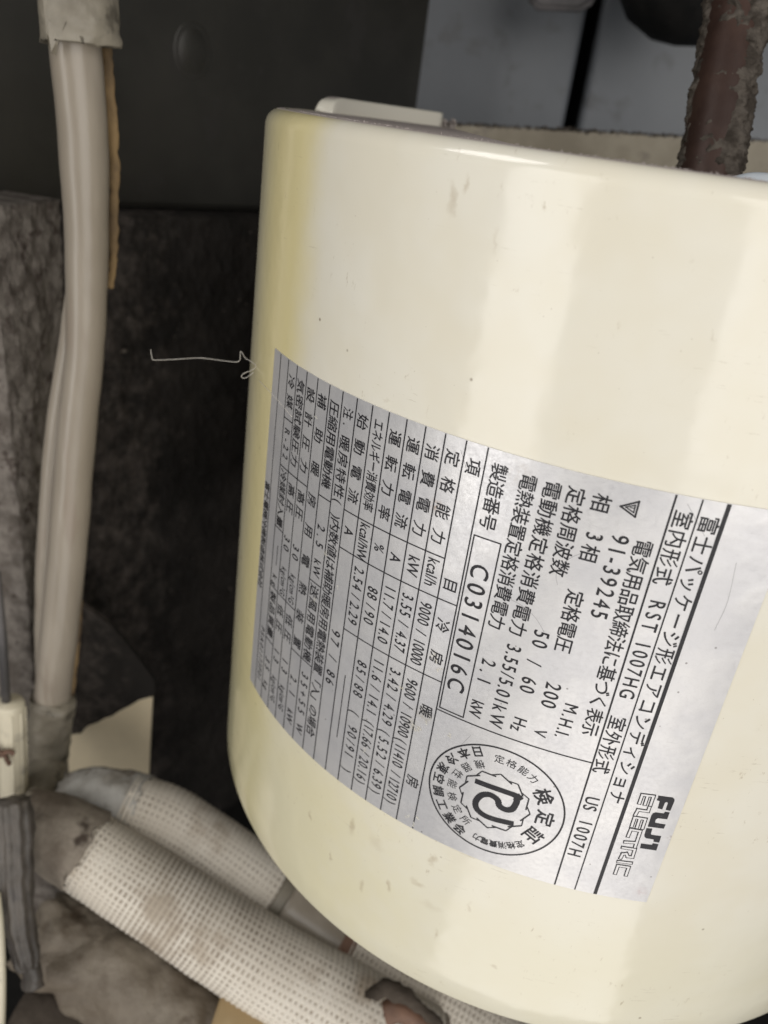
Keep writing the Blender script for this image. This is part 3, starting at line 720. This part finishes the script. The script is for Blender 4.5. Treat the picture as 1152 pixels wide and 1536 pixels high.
for (s_, v_) in ((14.73, 14.35), (14.55, 14.75), (14.3, 15.25), (13.95, 15.2), (14.05, 15.4), (14.3, 10.72), (14.45, 10.95), (14.75, 11.35), (15.9, 14.9), (14.55, 20.95), (15.15, 20.8), (15.0, 21.35), (11.4, 18.4), (7.0, 8.5), (6.6, 11.6), (5.1, 1.9), (8.2, 9.9), (12.9, 13.4)):
    for _ in range(3):
        a_ = random.uniform(.4, 1.2); l_ = random.uniform(.03, .14); o_ = Vector((random.gauss(0, .07), random.gauss(0, .07)))
        P.ribbon([(s_ + o_.x, v_ + o_.y), (s_ + o_.x + l_ * math.cos(a_), v_ + o_.y + l_ * math.sin(a_))], random.uniform(.025, .06), HI + .006)
P.done('bare_nicks', M['nick'])['kind'] = 'stuff'
# certification seal
P = Print(); SC, VC = 18.70, 17.64
P.ribbon([(SC + 3.36 * math.sin(a), VC + 3.27 * math.cos(a)) for a in [2 * math.pi * i / 96 for i in range(96)]], .085, closed=True)
star = [(1.78 * math.sin(math.radians(a)), 1.78 * math.cos(math.radians(a))) for a in range(0, 360, 30)]
for i in range(12):
    a = Vector(star[i]); 
    for sgn in (1, -1):
        b = Vector(star[(i + 2 * sgn) % 12]); e = a.lerp(b, .27 if sgn > 0 else .40)
        P.ribbon([(SC + a.x, VC + a.y), (SC + e.x, VC + e.y)], .06 if sgn > 0 else .075, HI + (.001 if sgn > 0 else .002), ext=False)
emb = [Vector((s, v, 0)) for (s, v) in ((17.74, 16.83), (19.62, 16.81), (19.72, 17.0), (19.71, 17.35), (19.6, 17.7), (19.34, 17.86), (19.02, 17.78), (18.82, 17.45), (18.44, 17.33), (18.06, 17.55), (17.86, 18.05), (17.98, 18.48), (18.38, 18.7), (18.91, 18.72), (19.72, 18.6))]
sm = catmull(emb, 5)
P.ribbon([(q.x, q.y) for q in sm], .30, HI + .003, ext=True)
def arc_text(t, pos, size, inward, wt):
    for ch, (r, a) in zip(t, pos):
        g = glyph(ch, 0); a = math.radians(a); u_ = Vector((math.sin(a), math.cos(a)))
        c = Vector((SC, VC)) + u_ * r; up = -u_ if inward else u_; rt = Vector((-up.y, up.x))
        for (ox, oy, oh) in (((0, 0, 0),) if not wt else ((-wt, -wt, 0), (wt, -wt, .0006), (-wt, wt, .0012), (wt, wt, .0018))):
            P.add(g[0], g[1], lambda gx, gy, c=c, up=up, rt=rt, g=g: pt(*(c + up * ((gy + oy - g[3]) * size) + rt * ((gx + ox - g[2]) * size)), HI + oh))
arc_text('日本冷凍空調工業会', [(2.88, a) for a in (-153, -138, -121, -105, -90, -74, -58, -42, -27)], .64, True, .02)
arc_text('機器性能検定所', [(2.16, a) for a in (-150, -130, -111, -91, -70, -50, -31)], .54, True, 0)
arc_text('検定証', [(2.52, 121), (2.5, 90), (2.52, 60)], .96, False, .016)
arc_text('定格能力', [(2.63, a) for a in (185, 172, 158.5, 145.5)], .52, False, 0)
arc_text('定格消費電力', [(2.69, a) for a in (39, 29, 19.5, 10, .5, -8.5)], .46, False, .01)
P.done('certification_seal', M['ink'])
# maker's logo
P = Print()
for pl in FUJI: P.poly(pl)
P2 = Print()
for st in ELEC:
    P.ribbon(st, .20, HI + .001); P2.ribbon(st, .10, HI + .010)
lg = P.done('maker_logo', M['ink'])
P2.done('logo_fill', M['plate'])
bpy.data.objects.remove(to); bpy.data.curves.remove(tc)

# ------------------------------------------------------------------ cables at the left
def path(pl, f, n=10): return catmull([pv(x, y, ff if ff else f) for (x, y, ff) in [(q + (None,))[:3] for q in pl]], n)
FC = .228
cable = empty('sheathed_cable', pv(80, 1060, FC), 'thick grey-beige cable hanging at the left, taped at both ends', 'cable')
sweep('sheath', path([(106, -60), (112, 60), (123, 180), (129, 310), (130, 430), (127, 530), (113, 673), (99, 847), (80, 1033), (66, 1140)], FC),
      lambda t: .00585 + .0004 * math.sin(t * 9), M['cable'], cable, 28, rough=lambda q, t, th: .00022 * fbm(q, 70, 3))
def crumple(q, t, th): return .0011 * fbm(q, 95, 4) + .0009 * abs(fbm(q + Vector((1, 2, 3)), 160, 2))
sweep('tape_wrap', path([(110, -70), (114, -20), (118, 30), (121, 70)], FC - .001, 12), lambda t: .0076 + .0016 * (1 - t), M['tape'], cable, 60,
      flat=lambda t: (1.35, .95) if False else (1.12, 1.12), rough=crumple, hem=lambda th: .0022 * fbm((math.cos(th), math.sin(th), 2), 2.2, 3) - .001, smooth=True)
sweep('tape_wrap', path([(80, 1050), (74, 1090), (68, 1140), (62, 1180, .212), (54, 1216, .2), (44, 1240, .192)], FC - .002, 12), lambda t: .0074 - .0034 * max(0, t - .35), M['tape'], cable, 60,
      rough=crumple, hem=lambda th: .0035 * fbm((math.cos(th), math.sin(th), 7), 2.0, 3))
fp = [(62, -20), (104, -4), (107, 12), (98, 34), (88, 60), (83, 83), (75, 77), (70, 50)]
V = [pv(x, y, FC - .0105 + .0012 * (i % 3)) for i, (x, y) in enumerate(fp)]; n = len(V); V += [v + EF * .0006 for v in V]
F = [tuple(range(n)), tuple(reversed(range(n, 2 * n)))] + [(i, (i + 1) % n, n + (i + 1) % n, n + i) for i in range(n)]
flip_out(link('tape_flap', V, F, M['tape'], cable, False))
c2 = sweep('thin_cable', path([(124, 380), (108, 500), (92, 600), (80, 690), (72, 800), (68, 900), (68, 1000), (72, 1080)], FC + .006), .0034, M['cable'], None, 20,
           rough=lambda q, t, th: .0002 * fbm(q, 80, 3))
tag(c2, 'thinner beige cable running behind the thick cable', 'cable')
st = sweep('foam_strip', path([(154, 50), (160, 110), (167, 174), (171, 240), (171, 300), (169, 382), (165, 432)], FC + .008), lambda t: .0021 - .0009 * t, M['yellow'], None, 16,
           flat=lambda t: (.55, .9), rough=lambda q, t, th: .0007 * fbm(q, 300, 4))
tag(st, 'yellowed crumbling foam strip hanging right of the thick cable', 'foam strip')
st2 = sweep('foam_strip', path([(116, 900), (112, 960), (106, 1020), (101, 1060)], FC + .003), .0022, M['yellow'], None, 14, flat=lambda t: (.6, .9), rough=lambda q, t, th: .0003 * fbm(q, 260, 4))
tag(st2, 'short yellow-brown strip at the lower right side of the thick cable', 'foam strip')

# cream connector on a thin rod at the left edge
FX = .205
con = empty('wire_connector', pv(12, 1205, FX), 'small cream cylindrical connector on a thin grey rod at the left edge', 'connector')
a, b = pv(15, 1052, FX), pv(21, 1206, FX)
L = (b - a)
sweep('cap', [a + L * t for t in (0, .02, .05, .5, .93, .97, .992, 1)], lambda t: .0044 + .0004 * t if .05 < t < .98 else (.0040 if t < .5 else .0036), M['capwhite'], con, 30)
for k in range(5):
    th = 2.2 + k * .55
    fr = frames([a, b])[0]; dr = fr[1] * math.cos(th * 1.3) + fr[2] * math.sin(th * 1.3)
    sweep('moulded_rib', [a + L * t + dr * .0044 for t in (.06, .3, .6, .92)], .0005, M['capwhite'], con, 8)
sweep('rod', [pv(-6, 860, FX), pv(4, 960, FX), pv(10, 1060, FX)], .0014, M['steel'], con, 14)
sweep('twisted_tail', path([(-8, 1122), (4, 1130), (12, 1127), (22, 1131)], FX - .0058, 6), .0009, M['rust'], con, 8, rough=lambda q, t, th: .0005 * fbm(q, 500, 3))
sweep('twisted_tail', path([(-8, 1138), (4, 1133), (11, 1141), (15, 1147)], FX - .0060, 6), .0008, M['rust'], con, 8, rough=lambda q, t, th: .0005 * fbm(q, 500, 3))
bun = empty('wire_bundle', pv(20, 1440, .21), 'grey taped wire bundle below the cream connector, lower left corner', 'wire bundle')
sweep('tape_sleeve', catmull([px(x, y, .242) for (x, y) in ((18, 1200), (22, 1270), (24, 1330), (30, 1390), (40, 1438), (44, 1452))], 14), lambda t: .0050 - .0024 * t ** 2, M['darktape'], bun, 40,
      rough=lambda q, t, th: .0009 * fbm(q, 140, 4) + .0005 * math.sin(th * 9))
sweep('grey_wire', catmull([px(x, y, .236) for (x, y) in ((-6, 1340), (0, 1400), (2, 1490), (-2, 1600))], 8), .0013, M['capwhite'], bun, 10)
sweep('frayed_end', catmull([px(x, y, .245) for (x, y) in ((22, 1400), (46, 1450), (50, 1480))], 8), .003, M['darktape'], bun, 16, rough=lambda q, t, th: .001 * fbm(q, 200, 4))

# torn corner of cream painted steel showing under the foam
pp = [(100, 1100), (105, 1098), (122, 1096), (128, 1088), (133, 1084), (146, 1080), (158, 1073), (168, 1070), (180, 1062), (194, 1055), (209, 1046), (219, 1043), (229, 1041), (226, 1100), (223, 1168), (216, 1175), (104, 1175)]
V = [pv(x, y, .246) for (x, y) in pp]; n = len(V); V += [v + EF * .0012 for v in V]
F = [tuple(range(n)), tuple(reversed(range(n, 2 * n)))] + [(i, (i + 1) % n, n + (i + 1) % n, n + i) for i in range(n)]
o = link('painted_plate', V, F, M['paint'], None, False); flip_out(o); tag(o, 'torn-edged cream plate beside the cable end, above the woven hoses', 'plate')
# loose black foam hanging down to that torn edge, and the shadowed recess beside it
pp2 = [(60, 880), (60, 1104)] + [(x, y + 4) for (x, y) in pp[1:13]] + [(232, 1036), (231, 1020), (205, 985), (168, 940), (120, 905)]
V = [pv(x, y, .2435) for (x, y) in pp2]; n = len(V); V += [v + EF * .0022 for v in V]
F = [tuple(range(n)), tuple(reversed(range(n, 2 * n)))] + [(i, (i + 1) % n, n + (i + 1) % n, n + i) for i in range(n)]
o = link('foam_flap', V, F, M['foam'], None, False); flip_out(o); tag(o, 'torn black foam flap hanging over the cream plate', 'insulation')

# ------------------------------------------------------------------ woven hoses at the bottom
def woven(root, pts, rad, pitch, nl, name='sleeve', taper=0.):
    ctrl = catmull(pts, 12); fr = frames(ctrl)
    # resample by length
    acc = [0]
    for a, b in zip(ctrl, ctrl[1:]): acc.append(acc[-1] + (b - a).length)
    L = acc[-1]
    def at(d):
        d = min(max(d, 0), L)
        i = max(j for j in range(len(acc)) if acc[j] <= d + 1e-12); i = min(i, len(ctrl) - 2)
        t = (d - acc[i]) / max(acc[i + 1] - acc[i], 1e-9)
        return ctrl[i].lerp(ctrl[i + 1], t), fr[i][1].lerp(fr[i + 1][1], t).normalized(), fr[i][2].lerp(fr[i + 1][2], t).normalized()
    sweep('hose_core', ctrl, lambda t: rad - .0003 + taper * t, M['core'], root, 40, rough=lambda q, t, th: .0004 * fbm(q, 60, 3))
    V = []; F = []; seg = nl * 2; nr = int(L / pitch); pw = pitch * .35
    def surf(d, th, h):
        p, N, B = at(d); r = rad + h + taper * d / L
        q = p + (N * math.cos(th) + B * math.sin(th)) * r
        return q + (q - p).normalized() * (.0004 * fbm(q, 60, 3))
    lumps = [1 + .35 * noise.noise(Vector((i * .37, 3, 1))) for i in range(nr + 1)]
    for i in range(nr):            # weft rings, wavy over the warp
        d = i * pitch + .1 * pitch * noise.noise(Vector((i * .7, 0, 0))); o = len(V)
        for j in range(seg):
            th = 2 * math.pi * j / seg; up = .00020 if (j + i) % 2 else .00002
            for (dd_, h) in ((-pw, -.0003), (-pw * .5, .00018), (pw * .5, .00018), (pw, -.0003)):
                V.append(surf(d + dd_ * lumps[i], th, h + up))
        for j in range(seg):
            j2 = (j + 1) % seg
            for c in range(3): F.append((o + j * 4 + c, o + j * 4 + c + 1, o + j2 * 4 + c + 1, o + j2 * 4 + c))
    dth = 2 * math.pi / nl * .36
    for k in range(nl):            # warp threads
        th0 = 2 * math.pi * k / nl + .02 * math.sin(k * 5.1); o = len(V); m2 = nr
        fr0 = random.uniform(0, 2.2)
        for i in range(m2):
            d = (i + .5) * pitch if i > 2 else max(i, fr0) * pitch; tw = th0 + .012 * math.sin(i * .31 + k)
            for (a, h) in ((-dth, -.0002), (0, .00020), (dth, -.0002)): V.append(surf(d, tw + a, h))
        for i in range(m2 - 1):
            for c in range(2): F.append((o + i * 3 + c, o + i * 3 + c + 1, o + (i + 1) * 3 + c + 1, o + (i + 1) * 3 + c))
    w = link(name, V, F, M['weave'], root, True); flip_out(w); w['kind'] = 'stuff'
D1 = .262
h1 = empty('woven_hose', px(105, 1265, D1), 'front woven white hose crossing the bottom left corner diagonally', 'hose', 'woven hoses under the cover')
woven(h1, [px(x, y, D1 + dz) for (x, y, dz) in ((110, 1264, 0), (180, 1310, 0), (250, 1355, 0), (390, 1444, 0), (540, 1532, 0), (640, 1592, 0))], .0122, .0019, 38, taper=.0034)
sweep('frayed_end', catmull([px(40, 1228, D1 + .002), px(80, 1248, D1), px(132, 1277, D1)], 16), lambda t: .0095 + .0036 * t ** .7, M['fray'], h1, 90,
      rough=lambda q, t, th: .0007 * fbm(q, 90, 4) + .0004, hem=lambda th: .0030 * fbm((math.cos(th), math.sin(th), 5), 2.0, 4))
D2 = .285
h2 = empty('woven_hose', px(160, 1190, D2), 'rear woven white hose passing under the round cover', 'hose', 'woven hoses under the cover')
woven(h2, [px(x, y, D2 + dz) for (x, y, dz) in ((190, 1212, 0), (250, 1236, 0), (320, 1280, 0), (410, 1345, 0))], .0125, .0019, 36)
sweep('frayed_end', catmull([px(96, 1190, D2), px(130, 1193, D2), px(165, 1202, D2), px(206, 1216, D2)], 14), lambda t: .0075 + .0054 * t ** .8, M['frayed'], h2, 90,
      rough=lambda q, t, th: .0012 * fbm(q, 110, 4), hem=lambda th: .0030 * fbm((math.cos(th), math.sin(th), 9), 2.0, 4))
sweep('dark_band', catmull([px(406, 1343, D2), px(420, 1353, D2)], 4), .0128, M['tape'], h2, 40)
sweep('smooth_joint', catmull([px(420, 1352, D2), px(465, 1385, D2), px(512, 1420, D2)], 6), .0124, M['cable'], h2, 40)
sweep('brown_band', catmull([px(500, 1410, D2), px(516, 1422, D2)], 4), .0128, M['rust'], h2, 40)
woven(h2, [px(x, y, D2) for (x, y) in ((514, 1420), (600, 1475), (690, 1530), (780, 1590))], .0125, .0019, 36, 'sleeve')

# dirty wrapped pipe under the front hose
wp = empty('wrapped_pipe', px(120, 1450, .268), 'grime-coated grey pipe wrapping under the front woven hose', 'pipe')
sweep('wrapping', catmull([px(62, 1392, .268), px(100, 1415, .268), (px(150, 1447, .268)), px(230, 1497, .268), px(330, 1548, .268), px(430, 1600, .268)], 24), lambda t: .0135 + .003 * t, M['wrap'], wp, 110,
      rough=lambda q, t, th: .0050 * (abs(fbm(q, 34, 3)) - .25) + .0013 * abs(fbm(q + Vector((.3, .1, .2)), 90, 3)), hem=lambda th: .004 * fbm((math.cos(th), math.sin(th), 3), 2.2, 3))
sweep('tan_tape', catmull([px(318, 1534, .258), px(370, 1552, .258), px(420, 1580, .258)], 6), .0125, M['cardboard'], wp, 30, rough=lambda q, t, th: .0008 * fbm(q, 120, 3))
lp = sweep('fallen_wrap', catmull([px(40, 1490, .285), px(90, 1520, .285), px(150, 1570, .285)], 8), .010, M['grime'], None, 40, rough=lambda q, t, th: .003 * fbm(q, 90, 4))
tag(lp, 'dark grimy scrap of wrapping below the wrapped pipe, bottom left', 'wrapping')
# brown rubber clip by the front hose; its dark strip stands for shadow
cl = empty('rubber_clip', px(600, 1515, .236), 'brown rubber clip with a dark strip modelled for the shadow between hose and cover', 'clip')
sweep('gap_shadow', catmull([px(548, 1492, .238), px(574, 1484, .237), (px(604, 1492, .236)), px(634, 1514, .236), px(662, 1540, .236)], 8), lambda t: .0010 + .0010 * math.sin(t * 3.1), M['grime'], cl, 24, flat=lambda t: (1, .7), rough=lambda q, t, th: .0016 * fbm(q, 160, 4))
sweep('brown_pad', catmull([px(578, 1522, .2385), px(600, 1516, .2385), px(626, 1530, .2385), px(650, 1560, .2385)], 6), .0035, M['rust'], cl, 16, flat=lambda t: (1, .8), rough=lambda q, t, th: .0006 * fbm(q, 150, 3))

# ------------------------------------------------------------------ top right: dusty pipe and fittings
DP = .185
pi_ = empty('dusty_pipe', px(1058, 300, DP), 'reddish brown pipe furred with grey dust, upper right behind the cover', 'pipe')
pc = catmull([px(1117, -60, DP), px(1107, 0, DP), px(1087, 110, DP), px(1069, 210, DP), px(1052, 300, DP), px(1026, 460, DP)], 12)
sweep('tube', pc, .0064, M['pipe'], pi_, 40, rough=lambda q, t, th: .00012 * fbm(q, 200, 3))
fr = frames(pc); nfr = len(pc); V = []; nu, nv2 = 420, 110
def pat(t):
    k = min(int(t * (nfr - 1)), nfr - 2); u_ = t * (nfr - 1) - k
    T = fr[k][0].lerp(fr[k + 1][0], u_).normalized(); return pc[k].lerp(pc[k + 1], u_), T
for i in range(nu):
    t = i / (nu - 1); p, T = pat(t)
    side = (R0 - T * R0.dot(T)).normalized(); fwd = (-R2 - T * (-R2).dot(T)).normalized()
    for j in range(nv2):
        th = -2.3 + 4.9 * j / (nv2 - 1); dr = side * math.sin(th) + fwd * math.cos(th); q = p + dr * .0064
        cov = -.62 + 1.0 * min(1, max(0, (th - .05) / .55)) - .5 * max(0, th - 2.2) + .55 * max(0, min(1, (.30 - t) / .12)) + .75 * max(0, min(1, (-th - 1.15) / .3))
        r1 = 1 - 2 * abs(fbm(q, 190, 4)); r2 = fbm(q + Vector((.1, .2, .3)), 420, 4)
        hgt = cov + .75 * r1 * .6 + .55 * r2 + .45 * fbm(q + Vector((.5, 0, 0)), 70, 2)
        V.append(q + dr * (max(-.35, min(1.5, hgt)) * .0015) + T * (.0006 * r2) + side * (.0003 * r1))
F = grid_faces(nu, nv2)
dc = link('dust_fur', V, F, M['dust'], pi_, True); flip_out(dc); dc['kind'] = 'stuff'
# dark rubber mount above, lathe shape hanging from the roof
mt = empty('rubber_mount', pv(1000, 20, .40), 'black dusty rounded mount at the top edge left of the brown pipe', 'mount')
c0 = pv(1000, -45, .43); V = []; n = 48; prf = [(.030, .06), (.034, .045), (.036, .02), (.0345, .002), (.031, -.010), (.024, -.020), (.012, -.0265), (.0005, -.028)]
for (r, z) in prf:
    for j in range(n):
        a = 2 * math.pi * j / n; q = c0 + ER * (math.cos(a) * r) + EF * (math.sin(a) * r) + Vector((0, 0, z)) + ER * .012
        V.append(q + (q - c0).normalized() * .0009 * fbm(q, 150, 3))
F = grid_faces(len(prf), n, True); F.append(tuple(range(n)))
flip_out(link('mount_body', V, F, M['rubber'], mt))
sweep('stem', [c0 + ER * .012 + Vector((0, 0, .055)), c0 + ER * .012 + Vector((0, 0, .12))], .012, M['steel'], mt, 20)
br = empty('steel_bracket', pv(840, 0, .44), 'dull steel bracket end showing at the top edge above the black gap', 'bracket')
bp = [(790, -60), (795, -2), (806, 13), (868, 16), (884, 8), (892, -8), (892, -60)]
V = [pv(x, y, .44) for (x, y) in bp]; n = len(V); V += [v + EF * .004 for v in V]
F = [tuple(range(n)), tuple(reversed(range(n, 2 * n)))] + [(i, (i + 1) % n, n + (i + 1) % n, n + i) for i in range(n)]
o = link('bracket_plate', V, F, M['steel'], br, False); flip_out(o); b = o.modifiers.new('bevel', 'BEVEL'); b.width = .001; b.segments = 2
sweep('rolled_edge', [pv(x, y, .438) for (x, y) in ((795, -2), (806, 11), (868, 14), (884, 6), (892, -8))], .0013, M['steel'], br, 10)
wb = sweep('plastic_fitting', catmull([px(1100, 282, .16), px(1128, 276, .16), px(1165, 279, .16), px(1200, 284, .16)], 6), .0022, M['whitebit'], None, 18)
tag(wb, 'pale bluish plastic fitting peeking over the cover rim at the right edge', 'fitting')

# a fibre caught on the left side of the cover
fpts = [px(x, y, dd_) for (x, y, dd_) in ((226, 524, .192), (228, 536, .192), (232, 540, .192), (262, 539, .192), (300, 537, .192), (335, 541, .190), (358, 542, .188), (361, 527, .188), (368, 537, .187), (376, 542, .186), (384, 549, .184), (378, 555, .184), (366, 560, .184), (362, 565, .184), (368, 567, .184), (380, 559, .182))]
hook = [cyl(s, z, .06) for (s, z) in ((-2.4, -2.6), (-1.0, -2.5), (.5, -2.5), (1.8, -2.6), (2.9, -2.75))]
fo = sweep('dust_fibre', catmull(fpts, 6) , .00006, M['fibre'], None, 6); tag(fo, 'pale hair-thin fibre sticking out from the left side of the cover', 'fibre')
f2 = sweep('dust_fibre', catmull(hook, 6), .000045, M['fibre'], None, 6); tag(f2, 'short pale fibre lying across the lower left corner of the nameplate', 'fibre')
